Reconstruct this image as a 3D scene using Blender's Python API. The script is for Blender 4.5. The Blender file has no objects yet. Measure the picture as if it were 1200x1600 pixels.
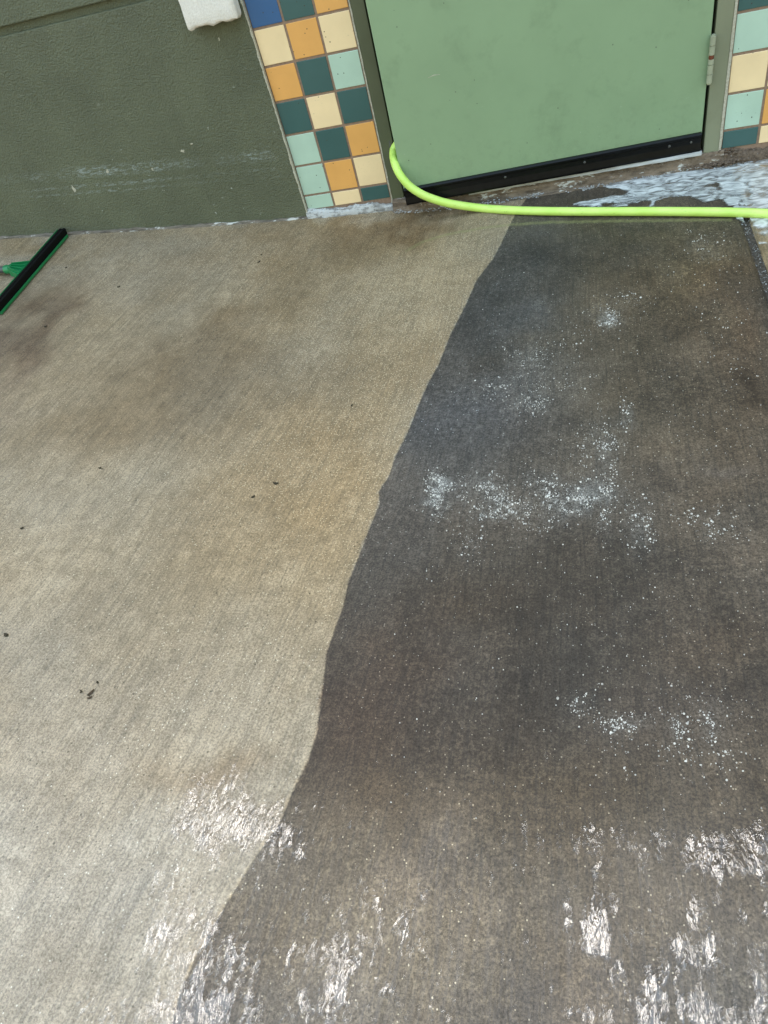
import bpy, bmesh, math, random
import numpy as np
from mathutils import Vector, Matrix
random.seed(7)
RNG = np.random.default_rng(11)
SC = bpy.context.scene
COL = SC.collection

# ------------------------------------------------------------------ camera
# World: X along the wall, Y into the wall (tile face at y = 0), Z up, metres.
CAM = np.array([0.97359, -2.58122, 1.10809])
YAW, PITCH, ROLL, FPX = -0.39159, 0.80439, 0.32018, 1130.0
_f = np.array([math.sin(YAW)*math.cos(PITCH), math.cos(YAW)*math.cos(PITCH), -math.sin(PITCH)])
_r0 = np.array([math.cos(YAW), -math.sin(YAW), 0.0]); _d0 = np.cross(_f, _r0)
_r = math.cos(ROLL)*_r0 + math.sin(ROLL)*_d0
_d = -math.sin(ROLL)*_r0 + math.cos(ROLL)*_d0
cam_data = bpy.data.cameras.new('camera')
cam = bpy.data.objects.new('camera', cam_data); COL.objects.link(cam)
cam.matrix_world = Matrix([[_r[0], -_d[0], -_f[0], CAM[0]], [_r[1], -_d[1], -_f[1], CAM[1]],
                           [_r[2], -_d[2], -_f[2], CAM[2]], [0, 0, 0, 1]])
cam_data.sensor_fit = 'AUTO'; cam_data.sensor_width = 36.0
cam_data.lens = FPX*36.0/1600.0
cam_data.clip_start = 0.02; cam_data.clip_end = 2000.0
SC.camera = cam
SC.render.resolution_x = 768; SC.render.resolution_y = 1024

# ------------------------------------------------------------------ world, sun, exposure
SUN_DIR = Vector((-0.12, 0.24, 0.963)).normalized()      # towards the veiled sun, just above the roof line
SUN_EL = math.asin(SUN_DIR.z); SUN_AZ = math.atan2(SUN_DIR.x, SUN_DIR.y)
world = bpy.data.worlds.new('World'); SC.world = world; world.use_nodes = True
wn = world.node_tree.nodes; wl = world.node_tree.links; wn.clear()
sky = wn.new('ShaderNodeTexSky'); sky.sky_type = 'NISHITA'; sky.sun_disc = False
sky.sun_elevation = SUN_EL; sky.sun_rotation = SUN_AZ
sky.air_density = 3.0; sky.dust_density = 2.0; sky.ozone_density = 1.3; sky.altitude = 0.0
bg = wn.new('ShaderNodeBackground'); bg.inputs['Strength'].default_value = 0.15
wo = wn.new('ShaderNodeOutputWorld')
wl.new(sky.outputs[0], bg.inputs['Color']); wl.new(bg.outputs[0], wo.inputs['Surface'])
sun_data = bpy.data.lights.new('sun', 'SUN'); sun_data.energy = 0.5; sun_data.angle = math.radians(28)
sun_data.color = (1.0, 0.995, 0.985)
sun = bpy.data.objects.new('sun', sun_data); COL.objects.link(sun)
sun.location = (0, 4, 12); sun.rotation_euler = (-SUN_DIR).to_track_quat('-Z', 'Y').to_euler()
SC.view_settings.view_transform = 'Standard'; SC.view_settings.look = 'None'
SC.view_settings.gamma = 1.0; SC.view_settings.exposure = 1.5
SC.view_settings.use_curve_mapping = False
SC.cycles.max_bounces = 5; SC.cycles.diffuse_bounces = 3; SC.cycles.glossy_bounces = 3; SC.cycles.transparent_max_bounces = 12
SC.cycles.caustics_reflective = False; SC.cycles.caustics_refractive = False

# ------------------------------------------------------------------ ground height and measuring helpers
_kx = [-14, -3, -1.4, -.5, 0, .33, 1, 1.6, 3, 14]
_kz = [.2, .17, .03, -.045, -.08, -.1, -.107, -.108, -.12, -.12]
_xs = np.arange(-14, 14.01, .05)
_zz = np.convolve(np.pad(np.interp(_xs, _kx, _kz), 4, 'edge'), np.ones(9)/9, 'valid')
def zg(x): return np.interp(x, _xs, _zz)
def ray(u, v): return (u-600)/FPX*_r + (v-800)/FPX*_d + _f
def W(u, v, y=0.0):
    d = ray(u, v); return CAM + (y-CAM[1])/d[1]*d
def G(u, v, dz=0.0):
    d = ray(u, v); z = -.06
    for _ in range(25):
        q = CAM + (z+dz-CAM[2])/d[2]*d; z = float(zg(q[0]))
    return q
def PX(X, Y, Z):
    q = np.stack([X-CAM[0], Y-CAM[1], Z-CAM[2]], -1)
    w = np.maximum(q@_f, 1e-3)
    return 600+FPX*(q@_r)/w, 800+FPX*(q@_d)/w

_tab = RNG.random((256, 256))
def vnoise(x, y, s=0):
    x = np.asarray(x, float)+s*17.31; y = np.asarray(y, float)+s*9.77
    i = np.floor(x).astype(int); j = np.floor(y).astype(int); a = x-i; b = y-j
    a = a*a*(3-2*a); b = b*b*(3-2*b)
    t = lambda p, q: _tab[p % 256, q % 256]
    return (t(i, j)*(1-a)+t(i+1, j)*a)*(1-b)+(t(i, j+1)*(1-a)+t(i+1, j+1)*a)*b
def fbm(x, y, s=0, o=4, g=.5):
    v = 0; A = 1; T = 0
    for k in range(o):
        v = v+A*vnoise(x*2**k, y*2**k, s+k*3); T += A; A *= g
    return v/T
def sstep(a, b, x):
    t = np.clip((x-a)/(b-a), 0, 1); return t*t*(3-2*t)

# ------------------------------------------------------------------ object helpers
def link(o, parent=None):
    COL.objects.link(o)
    if parent is not None: o.parent = parent
    return o
def tag(o, label=None, cat=None, group=None, kind=None):
    if label: o['label'] = label
    if cat: o['category'] = cat
    if group: o['group'] = group
    if kind: o['kind'] = kind
    elif label: o['kind'] = 'thing'
    return o
def empty(name, loc=(0, 0, 0)):
    o = bpy.data.objects.new(name, None); o.location = loc; o.empty_display_size = .05
    return link(o)
def mesh_obj(name, verts, faces, mat, parent=None, smooth=False):
    me = bpy.data.meshes.new(name); me.from_pydata([tuple(map(float, v)) for v in verts], [], faces)
    me.materials.append(mat)
    if smooth: me.polygons.foreach_set('use_smooth', [True]*len(me.polygons))
    me.update()
    return link(bpy.data.objects.new(name, me), parent)
def bm_obj(name, bm, mat, parent=None, smooth=False):
    bmesh.ops.recalc_face_normals(bm, faces=bm.faces)
    me = bpy.data.meshes.new(name); bm.to_mesh(me); bm.free(); me.materials.append(mat)
    if smooth: me.polygons.foreach_set('use_smooth', [True]*len(me.polygons))
    me.update()
    return link(bpy.data.objects.new(name, me), parent)
def bm_box(bm, x0, x1, y0, y1, z0, z1, bev=0.0, seg=2):
    vs = [bm.verts.new((x, y, z)) for x in (x0, x1) for y in (y0, y1) for z in (z0, z1)]
    fs = [bm.faces.new([vs[i] for i in f]) for f in ((0, 1, 3, 2), (4, 6, 7, 5), (0, 4, 5, 1), (2, 3, 7, 6), (0, 2, 6, 4), (1, 5, 7, 3))]
    if bev > 0:
        es = list({e for f in fs for e in f.edges})
        bmesh.ops.bevel(bm, geom=es, offset=bev, segments=seg, affect='EDGES', profile=.5)
def box(name, x0, x1, y0, y1, z0, z1, mat, parent=None, bev=0.0, seg=2):
    bm = bmesh.new(); bm_box(bm, x0, x1, y0, y1, z0, z1, bev, seg)
    return bm_obj(name, bm, mat, parent)
def grid_obj(name, X, Y, Z, mat, parent=None, mask=None, smooth=True):
    """height-field sheet from 2-D arrays; mask keeps cells. returns object and vertex index map"""
    ny, nx = X.shape
    idx = np.arange(nx*ny).reshape(ny, nx)
    quads = np.stack([idx[:-1, :-1], idx[:-1, 1:], idx[1:, 1:], idx[1:, :-1]], -1).reshape(-1, 4)
    if mask is not None: quads = quads[mask.reshape(-1)]
    used = np.unique(quads); remap = np.full(nx*ny, -1); remap[used] = np.arange(len(used))
    quads = remap[quads]
    co = np.stack([X, Y, Z], -1).reshape(-1, 3)[used]
    me = bpy.data.meshes.new(name)
    me.vertices.add(len(co)); me.vertices.foreach_set('co', co.astype(np.float32).ravel())
    me.loops.add(len(quads)*4); me.loops.foreach_set('vertex_index', quads.astype(np.int32).ravel())
    me.polygons.add(len(quads)); me.polygons.foreach_set('loop_start', np.arange(0, len(quads)*4, 4, dtype=np.int32))
    me.update(calc_edges=True)
    if smooth: me.polygons.foreach_set('use_smooth', np.ones(len(quads), bool))
    me.materials.append(mat)
    o = link(bpy.data.objects.new(name, me), parent)
    return o, used
def attr(o, name, vals, kind='FLOAT'):
    a = o.data.attributes.new(name, kind, 'POINT')
    if kind == 'FLOAT': a.data.foreach_set('value', np.asarray(vals, np.float32).ravel())
    else:
        c = np.ones((len(vals), 4), np.float32); c[:, :3] = vals
        a.data.foreach_set('color', c.ravel())
def tube(name, pts, rad, mat, parent=None, n=14, caps=True):
    pts = [Vector(p) for p in pts]; m = len(pts)
    rad = rad if hasattr(rad, '__len__') else [rad]*m
    verts = []; faces = []
    up = Vector((0, 0, 1)); prev = None
    for i, p in enumerate(pts):
        t = (pts[min(i+1, m-1)]-pts[max(i-1, 0)]).normalized()
        a = (prev - t*prev.dot(t)) if prev else t.cross(up if abs(t.z) < .9 else Vector((1, 0, 0)))
        a.normalize(); prev = a; b = t.cross(a)
        for k in range(n):
            q = 2*math.pi*k/n; verts.append(p+(a*math.cos(q)+b*math.sin(q))*rad[i])
    for i in range(m-1):
        for k in range(n):
            faces.append((i*n+k, i*n+(k+1) % n, (i+1)*n+(k+1) % n, (i+1)*n+k))
    if caps: faces += [tuple(range(n))[::-1], tuple((m-1)*n+k for k in range(n))]
    o = mesh_obj(name, verts, faces, mat, parent, True)
    o.data.set_sharp_from_angle(angle=math.radians(50))
    return o
def spline(P, n):
    """Catmull-Rom through points"""
    P = [np.array(p, float) for p in P]; P = [2*P[0]-P[1]]+P+[2*P[-1]-P[-2]]
    out = []
    for i in range(1, len(P)-2):
        for t in np.linspace(0, 1, n, endpoint=False):
            a, b, c, d = P[i-1:i+3]
            out.append(.5*(2*b+(c-a)*t+(2*a-5*b+4*c-d)*t*t+(3*b-a-3*c+d)*t**3))
    out.append(P[-2]); return out

# ------------------------------------------------------------------ material helpers
class MT:
    def __init__(s, name):
        s.m = bpy.data.materials.new(name); s.m.use_nodes = True
        s.t = s.m.node_tree; s.N = s.t.nodes; s.L = s.t.links; s.N.clear()
        s.out = s.N.new('ShaderNodeOutputMaterial')
        s.geo = s.N.new('ShaderNodeNewGeometry'); s.pos = s.geo.outputs['Position']
    def put(s, inp, v):
        if isinstance(v, bpy.types.NodeSocket): s.L.new(v, inp)
        elif v is not None:
            if hasattr(v, '__len__') and len(v) == 3 and inp.type == 'RGBA': v = (*v, 1)
            inp.default_value = v
    def map(s, sc, rot=(0, 0, 0), loc=(0, 0, 0), src=None):
        n = s.N.new('ShaderNodeMapping'); s.put(n.inputs['Vector'], src or s.pos)
        n.inputs['Scale'].default_value = sc; n.inputs['Rotation'].default_value = rot; n.inputs['Location'].default_value = loc
        return n.outputs[0]
    def noise(s, scale, detail=3, rough=.55, vec=None, dist=0.0, color=False):
        n = s.N.new('ShaderNodeTexNoise'); s.put(n.inputs['Vector'], vec or s.pos)
        n.inputs['Scale'].default_value = scale; n.inputs['Detail'].default_value = detail
        n.inputs['Roughness'].default_value = rough; n.inputs['Distortion'].default_value = dist
        return n.outputs['Color' if color else 'Fac']
    def voro(s, scale, vec=None, out='Distance', feature='F1', rnd=1.0):
        n = s.N.new('ShaderNodeTexVoronoi'); n.feature = feature; s.put(n.inputs['Vector'], vec or s.pos)
        n.inputs['Scale'].default_value = scale; n.inputs['Randomness'].default_value = rnd
        return n.outputs[out]
    def voro2(s, scale, vec=None):
        n = s.N.new('ShaderNodeTexVoronoi'); s.put(n.inputs['Vector'], vec or s.pos); n.inputs['Scale'].default_value = scale
        return n.outputs['Distance'], s.sep(n.outputs['Color'])
    def math(s, op, a, b=None, c=None, clamp=False):
        n = s.N.new('ShaderNodeMath'); n.operation = op; n.use_clamp = clamp
        s.put(n.inputs[0], a)
        if b is not None: s.put(n.inputs[1], b)
        if c is not None: s.put(n.inputs[2], c)
        return n.outputs[0]
    def rng(s, v, a, b, c=0.0, d=1.0, smooth=False):
        n = s.N.new('ShaderNodeMapRange'); n.clamp = True
        if smooth: n.interpolation_type = 'SMOOTHSTEP'
        s.put(n.inputs[0], v)
        for k, q in zip((1, 2, 3, 4), (a, b, c, d)): n.inputs[k].default_value = q
        return n.outputs[0]
    def mix(s, fac, a, b, mode='MIX'):
        n = s.N.new('ShaderNodeMix'); n.data_type = 'RGBA'; n.blend_type = mode; n.clamp_factor = True
        s.put(n.inputs[0], fac); s.put(n.inputs[6], a); s.put(n.inputs[7], b)
        return n.outputs[2]
    def attr(s, name, out='Fac'):
        n = s.N.new('ShaderNodeAttribute'); n.attribute_name = name; return n.outputs[out]
    def sep(s, v=None):
        n = s.N.new('ShaderNodeSeparateXYZ'); s.put(n.inputs[0], v or s.pos); return n.outputs
    def bump(s, h, strength=.3, dist=.002, normal=None):
        n = s.N.new('ShaderNodeBump'); s.put(n.inputs['Height'], h)
        n.inputs['Strength'].default_value = strength; n.inputs['Distance'].default_value = dist
        if normal is not None: s.put(n.inputs['Normal'], normal)
        return n.outputs[0]
    def scale(s, col, k):
        n = s.N.new('ShaderNodeVectorMath'); n.operation = 'SCALE'
        s.put(n.inputs[0], col); s.put(n.inputs[3], k); return n.outputs[0]
    def bsdf(s, color, rough=.6, spec=.5, normal=None, metal=0.0, **kw):
        n = s.N.new('ShaderNodeBsdfPrincipled')
        s.put(n.inputs['Base Color'], color); s.put(n.inputs['Roughness'], rough)
        s.put(n.inputs['Specular IOR Level'], spec); s.put(n.inputs['Metallic'], metal)
        if normal is not None: s.put(n.inputs['Normal'], normal)
        for k, v in kw.items(): s.put(n.inputs[k], v)
        s.L.new(n.outputs[0], s.out.inputs['Surface']); return n.outputs[0]

# ------------------------------------------------------------------ materials
def mat_slab(name, right=False):
    m = MT(name)
    px, py, pz = m.sep()
    kk = m.rng(px, .25, .95, .20, .0)
    cx = m.math('SUBTRACT', px, m.math('MULTIPLY', kk, m.math('ADD', py, 1.6)))
    cx = m.math('ADD', cx, m.math('MULTIPLY', m.noise(1.3, 2), .06))
    cmb = m.N.new('ShaderNodeCombineXYZ'); m.put(cmb.inputs[0], cx); m.put(cmb.inputs[1], py)
    broom = m.noise(1, 3, .65, m.map((200, 7, 1), src=cmb.outputs[0]))
    broom2 = m.noise(1, 2, .5, m.map((70, 2.2, 1), src=cmb.outputs[0]))
    grain = m.noise(235, 5, .85)
    mid = m.noise(28, 4, .62)
    big = m.noise(5, 5, .6)
    tint = m.attr('tint', 'Color')
    agg = m.attr('agg')
    # clean concrete: grey-tan paste with sand grains and small pits
    c = m.mix(m.rng(big, .3, .7), (.290, .226, .152), (.386, .315, .227))
    c = m.mix(m.rng(mid, .38, .72, 0, .75), c, (.215, .172, .118))
    c = m.mix(m.math('MULTIPLY', m.rng(broom, .47, .66), .50), c, (.15, .128, .10))
    c = m.mix(m.math('MULTIPLY', m.rng(broom2, .50, .70), .36), c, (.170, .140, .102))
    c = m.mix(m.rng(grain, .39, .61, 0, 1), m.scale(c, .60), m.scale(c, 1.40))
    vd, vc = m.voro2(230)
    sand = m.math('MULTIPLY', m.math('LESS_THAN', vd, .33), m.math('GREATER_THAN', m.math('ADD', vc[0], m.math('MULTIPLY', agg, .55)), .99))
    c = m.mix(m.math('MULTIPLY', sand, .8), c, (.62, .55, .43))
    pitd, pitc = m.voro2(170, m.map((1, 1, 1), loc=(3.1, 1.7, 0)))
    pit = m.math('MULTIPLY', m.math('LESS_THAN', pitd, m.rng(pitc[0], 0, 1, .12, .40)), m.math('GREATER_THAN', pitc[1], .955))
    c = m.mix(m.math('MULTIPLY', pit, .75), c, (.085, .07, .05))
    # grime: dark grey-brown biofilm left on the unwashed part
    d = m.mix(m.rng(big, .3, .7), (.040, .0325, .0268), (.074, .0595, .0460))
    mid2 = m.noise(80, 6, .8)
    d = m.mix(m.rng(mid2, .46, .64, 0, .75), d, (.122, .102, .080))
    d = m.mix(m.math('MULTIPLY', m.rng(broom, .47, .66), .55), d, (.028, .025, .023))
    d = m.mix(m.rng(grain, .39, .62, 0, 1), m.scale(d, .50), m.scale(d, 1.55))
    sp = m.math('MULTIPLY', m.math('LESS_THAN', vd, .30), m.math('GREATER_THAN', vc[1], .972))
    d = m.mix(m.math('MULTIPLY', sp, .8), d, (.36, .33, .28))
    if right: mask = m.math('MULTIPLY', m.rng(m.noise(9, 4), .4, .65), .45)
    else:
        e = m.math('ADD', m.attr('sdf'), m.math('MULTIPLY', m.math('SUBTRACT', m.noise(160, 3, .7), .5), .008))
        mask = m.rng(e, -.0018, .0022)
    col = m.mix(mask, c, d)
    col = m.mix(1.0, col, tint, 'MULTIPLY')
    if not right:
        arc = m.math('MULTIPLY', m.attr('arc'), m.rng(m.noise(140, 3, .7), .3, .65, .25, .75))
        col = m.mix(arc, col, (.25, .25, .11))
    milk = m.math('MULTIPLY', m.attr('milk'), m.rng(m.math('ADD', m.math('MULTIPLY', grain, .7), m.math('MULTIPLY', mid2, .3)), .44, .60))
    col = m.mix(milk, col, (.46, .47, .46))
    wet = m.attr('wet')
    h = m.math('ADD', m.math('MULTIPLY', broom, -.7), m.math('MULTIPLY', grain, .8))
    rough = m.math('SUBTRACT', .72, m.math('MULTIPLY', wet, m.rng(m.math('ADD', m.math('MULTIPLY', grain, .6), m.math('MULTIPLY', broom, .4)), .40, .62, .10, .56)))
    nb = m.N.new('ShaderNodeBump'); m.put(nb.inputs['Height'], h); nb.inputs['Distance'].default_value = .0016
    m.put(nb.inputs['Strength'], m.math('SUBTRACT', .75, m.math('MULTIPLY', wet, .3)))
    m.bsdf(col, rough, m.math('MULTIPLY_ADD', wet, .32, .24), nb.outputs[0]); return m.m

def mat_stucco(name, col=(.116, .127, .080), scuffs=True, rough=.5):
    m = MT(name)
    x, y, z = m.sep()
    n1 = m.noise(210, 3, .6); n2 = m.noise(70, 3, .6)
    peel = m.math('ADD', m.rng(n1, .35, .7), m.math('MULTIPLY', n2, .8))
    big = m.noise(3.2, 5, .62)
    c = m.mix(m.rng(big, .3, .7), tuple(k*.80 for k in col), tuple(k*1.16 for k in col))
    streak = m.noise(1, 4, .6, m.map((26, 1, 1.6)))
    c = m.mix(m.rng(streak, .56, .8, 0, .4), c, tuple(k*.6 for k in col))
    c = m.mix(m.rng(m.noise(90, 2), .66, .8, 0, .25), c, (.26, .30, .22))
    if scuffs:
        # rows of scrapes where the paint has come off, all at cart height
        cov = m.rng(m.noise(110, 6, .8, m.map((.45, 1, 1.4))), .49, .58)
        tot = None
        for z0, w, k in ((.163, .016, 1.0), (.113, .006, .75), (.088, .005, .6)):
            zz = m.math('ADD', m.math('MULTIPLY_ADD', x, .072, z), m.math('MULTIPLY', m.math('SUBTRACT', m.noise(4, 2), .5), .012))
            bnd = m.rng(m.math('ABSOLUTE', m.math('SUBTRACT', zz, z0)), w*.5, w*1.6, k, 0)
            tot = bnd if tot is None else m.math('MAXIMUM', tot, bnd)
        lon = m.math('MULTIPLY', m.rng(x, -1.25, -.95), m.rng(x, -.075, -.04, 1, 0))
        fac = m.math('MULTIPLY', m.math('MULTIPLY', tot, cov), m.math('MULTIPLY', lon, m.rng(m.noise(3.5, 3), .36, .6)))
        c = m.mix(m.math('MULTIPLY', fac, 1.2, clamp=True), c, (.28, .32, .31))
        # bare flecks and low splash-back dirt
        fl = m.math('MULTIPLY', m.rng(m.noise(48, 3, .7), .70, .73), m.rng(z, .1, .45, .9, .25))
        c = m.mix(fl, c, (.42, .44, .40))
    h = m.math('MULTIPLY', peel, 1.0)
    m.bsdf(c, m.rng(n2, .3, .7, rough-.16, rough+.05), .5, m.bump(h, 1.0, .0030)); return m.m

def mat_tile(name, col):
    m = MT(name)
    c = m.mix(m.rng(m.noise(9, 3), .3, .7), tuple(k*.94 for k in col), tuple(min(k*1.05, .9) for k in col))
    v = m.voro(95); vc = m.sep(m.voro(95, out='Color'))
    chip = m.math('MULTIPLY', m.math('LESS_THAN', m.math('ADD', v, m.math('MULTIPLY', m.noise(300, 2), .2)), .27), m.math('GREATER_THAN', vc[0], .925))
    c = m.mix(chip, c, (.05, .045, .04))
    sm = m.math('MULTIPLY', m.rng(m.noise(120, 4, .75, m.map((1, 1, 2.2))), .60, .70), m.rng(m.noise(8, 2), .48, .70, 0, .6))
    c = m.mix(sm, c, (.13, .11, .09))
    m.bsdf(c, m.rng(m.noise(30, 3), .3, .7, .10, .26), .5, m.bump(m.noise(22, 2), .10, .002)); return m.m

def mat_paint(name, col, rough=.45, var=.1, bump=.1, wear=None, bs=180):
    m = MT(name)
    c = m.mix(m.rng(m.noise(4, 5, .6), .3, .7), tuple(k*(1-var) for k in col), tuple(k*(1+var) for k in col))
    c = m.mix(m.rng(m.noise(9, 5, .7), .55, .75, 0, .38), c, tuple(k*.6 for k in col))
    if name.startswith('sage'):
        zz = m.sep()[2]
        dz = m.math('MULTIPLY', m.rng(zz, .0, .22, 1, 0), m.rng(m.noise(38, 6, .8), .50, .74, 0, .28))
        c = m.mix(dz, c, (.085, .10, .07))
        spl = m.math('MULTIPLY', m.rng(m.noise(150, 3, .7), .68, .72), m.rng(zz, 0, .35, .55, .08))
        c = m.mix(spl, c, (.40, .48, .38))
    if wear:
        c = m.mix(m.rng(m.noise(45, 4, .7), wear[1], wear[1]+.04), c, wear[0])
    v = m.voro(48); vc = m.sep(m.voro(48, out='Color'))
    dot = m.math('MULTIPLY', m.math('LESS_THAN', v, .1), m.math('GREATER_THAN', vc[0], .93))
    c = m.mix(m.math('MULTIPLY', dot, .7), c, (.05, .05, .045))
    m.bsdf(c, m.rng(m.noise(25, 3), .3, .7, rough-.07, rough+.08), .5, m.bump(m.noise(bs, 2), bump, .001)); return m.m

def mat_rough(name, a, b, scale=60, stretch=(1, 1, 1), rough=.8, bump=.6, white=None, th=.55, dist=.004, spec=.4):
    m = MT(name); v = m.map(stretch)
    n = m.noise(scale, 5, .7, v)
    c = m.mix(m.rng(n, .3, .7), a, b)
    if white:
        c = m.mix(m.rng(m.noise(scale*.7, 5, .75, m.map(stretch, loc=(4, 2, 7))), th, th+.05), c, white)
    m.bsdf(c, rough, spec, m.bump(n, bump, dist)); return m.m

M = {}
M['slab'] = mat_slab('concrete_slab'); M['slab_right'] = mat_slab('concrete_slab_beyond_joint', True)
M['bed'] = mat_rough('joint_bed', (.03, .025, .02), (.11, .09, .072), 120)
M['earth'] = mat_rough('ground_concrete', (.22, .20, .17), (.30, .27, .22), 6, bump=.2)
M['stucco'] = mat_stucco('olive_stucco')
M['white_stucco'] = mat_rough('white_stucco', (.66, .62, .60), (.80, .77, .75), 170, rough=.85, bump=.9, dist=.003)
CREAM, ORANGE, MINT, TEAL, BLUE = (.83, .64, .40), (.72, .37, .115), (.42, .57, .49), (.046, .108, .108), (.035, .11, .27)
for k, c in dict(cream=CREAM, orange=ORANGE, mint=MINT, teal=TEAL, blue=BLUE).items(): M[k] = mat_tile(k+'_tile_glaze', c)
M['grout'] = mat_rough('grout', (.20, .13, .095), (.30, .21, .16), 120, bump=.4, dist=.001)
M['door'] = mat_paint('sage_door_paint', (.230, .330, .205), .42, .05, .08)
M['jamb'] = mat_paint('dark_olive_jamb', (.085, .098, .058), .45, .15, .12, wear=((.13, .12, .125), .69))  # left jamb and head, a darker tone than the hinge-side jamb
M['jamb_pale'] = mat_paint('grey_green_jamb_paint', (.20, .215, .15), .45, .12, .1)
M['edge_paint'] = mat_rough('chipped_edge_paint', (.30, .28, .22), (.55, .53, .46), 160)
M['black'] = mat_rough('black_rubber', (.003, .003, .0035), (.007, .007, .008), 60, rough=.28, bump=.15, white=(.10, .10, .10), th=.74, spec=.22, dist=.001)
M['steel'] = mat_rough('dull_steel', (.045, .045, .045), (.09, .09, .085), 80, rough=.5, bump=.2, dist=.0006)
M['alloy'] = mat_rough('threshold_strip', (.20, .20, .20), (.46, .47, .48), 90, (.12, 1, 1), rough=.35, bump=.3, white=(.16, .13, .10), th=.6)
M['sill'] = mat_rough('rotten_sill', (.055, .038, .026), (.25, .19, .145), 75, (.25, 1, 1), bump=.9, white=(.50, .50, .49), th=.57)
M['caulk'] = mat_rough('weathered_caulk', (.10, .095, .09), (.40, .40, .41), 70, (.35, 1, 1), bump=.8, white=(.46, .47, .49), th=.49)
M['caulk_thin'] = mat_rough('chipped_base_paint', (.045, .036, .028), (.22, .19, .16), 70, (.25, 1, 1), bump=.9, white=(.50, .50, .49), th=.56)
M['crud'] = mat_rough('crumbled_mortar', (.045, .03, .022), (.19, .14, .105), 130, bump=1.0, white=(.5, .49, .47), th=.64)
M['hinge'] = mat_paint('hinge_paint', (.34, .36, .27), .45, .2, .12, wear=((.15, .09, .05), .66))
M['rust'] = mat_rough('rust', (.10, .025, .012), (.20, .06, .03), 200, bump=.3)
M['dark'] = mat_rough('dark_interior', (.01, .01, .01), (.02, .02, .02), 20)
def mat_hose():
    m = MT('lime_hose')
    c = m.mix(m.rng(m.noise(14, 4), .35, .7), (.50, .74, .14), (.60, .82, .21))
    c = m.mix(m.math('MULTIPLY', m.rng(m.noise(1, 4, .7, m.map((18, 160, 160))), .58, .72), .6), c, (.20, .30, .04))
    m.bsdf(c, .38, .5, m.bump(m.noise(90, 2), .06, .001), **{'Subsurface Weight': .0}); return m.m
M['hose'] = mat_hose()
M['print'] = mat_rough('hose_print', (.10, .17, .03), (.16, .26, .05), 300)
M['sq_green'] = mat_paint('squeegee_green_plastic', (.006, .17, .055), .35, .12, .05)
M['foam'] = mat_rough('squeegee_foam', (.003, .003, .003), (.006, .006, .006), 240, rough=.85, bump=.5, dist=.001, spec=.12)
M['handle'] = mat_rough('handle_metal', (.03, .032, .036), (.07, .072, .08), 40, rough=.35, bump=.1)
M['leaf'] = mat_rough('dead_leaf', (.012, .010, .006), (.045, .034, .018), 200)
M['leaf_brown'] = mat_rough('brown_debris', (.03, .018, .010), (.075, .05, .03), 200)
def mat_bubble():
    m = MT('foam_bubbles'); bs = m.bsdf((.69, .67, .64), .45, .4)
    tr = m.N.new('ShaderNodeBsdfTransparent'); mx = m.N.new('ShaderNodeMixShader')
    m.put(mx.inputs[0], m.rng(m.noise(120, 2), .35, .65, .35, .95)); m.L.new(tr.outputs[0], mx.inputs[1]); m.L.new(bs, mx.inputs[2])
    m.L.new(mx.outputs[0], m.out.inputs['Surface']); return m.m
M['bubble'] = mat_bubble()
def mat_soap():
    m = MT('milky_soap_water')
    th = m.attr('thick')
    sw = m.noise(17, 4, .55, m.map((1, 2.2, 1)), dist=1.6)
    c = m.mix(m.rng(sw, .35, .62), (.58, .61, .63), (.76, .79, .81))
    bs = m.bsdf(c, .15, .5, m.bump(sw, .12, .002))
    tr = m.N.new('ShaderNodeBsdfTransparent')
    mx = m.N.new('ShaderNodeMixShader')
    a = m.math('MULTIPLY', m.rng(th, 0, .16, 0, 1), m.rng(sw, .34, .62, .22, .86))
    m.put(mx.inputs[0], a); m.L.new(tr.outputs[0], mx.inputs[1]); m.L.new(bs, mx.inputs[2])
    m.L.new(mx.outputs[0], m.out.inputs['Surface']); return m.m
M['soap'] = mat_soap()
def mat_water():
    m = MT('water_film')
    v = m.map((1, .42, 1))
    h = m.math('ADD', m.noise(64, 2, .5, v, dist=.6), m.math('MULTIPLY', m.noise(230, 2, .6, v), .34))
    th = m.attr('thick')
    h = m.math('ADD', h, m.math('MULTIPLY', m.rng(th, 0, .25), .25))
    nm = m.bump(h, 1.0, .0034)
    fr = m.N.new('ShaderNodeFresnel'); fr.inputs['IOR'].default_value = 1.85
    gl = m.N.new('ShaderNodeBsdfGlossy'); gl.inputs['Roughness'].default_value = .07; m.put(gl.inputs['Normal'], nm)
    gl.inputs['Color'].default_value = (1, 1, 1, 1)
    tr = m.N.new('ShaderNodeBsdfTransparent'); tr.inputs['Color'].default_value = (1, 1, 1, 1)
    mx = m.N.new('ShaderNodeMixShader')
    film = m.math('MULTIPLY', m.rng(th, .0, .30), m.rng(m.noise(22, 6, .75), .38, .60, .05, 1))
    m.put(mx.inputs[0], m.math('MULTIPLY', fr.outputs[0], film)); m.L.new(tr.outputs[0], mx.inputs[1]); m.L.new(gl.outputs[0], mx.inputs[2])
    m.L.new(mx.outputs[0], m.out.inputs['Surface']); return m.m
M['water'] = mat_water()

# ================================================================== GROUND
JX0, JX1 = 1.459, 1.481                                   # joint between the two slabs
gx = np.concatenate([np.arange(-200, -14, 31.0), np.arange(-14, 14.1, .5), np.arange(45, 201, 31.0)])
gy = np.array([-200, -80, -30, -12, -8, -5, -3, -1, 0, 2, 10, 60, 200.])
X, Y = np.meshgrid(gx, gy)
ground, _ = grid_obj('ground', X, Y, zg(X)-.16, M['earth']); tag(ground, kind='structure')

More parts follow.
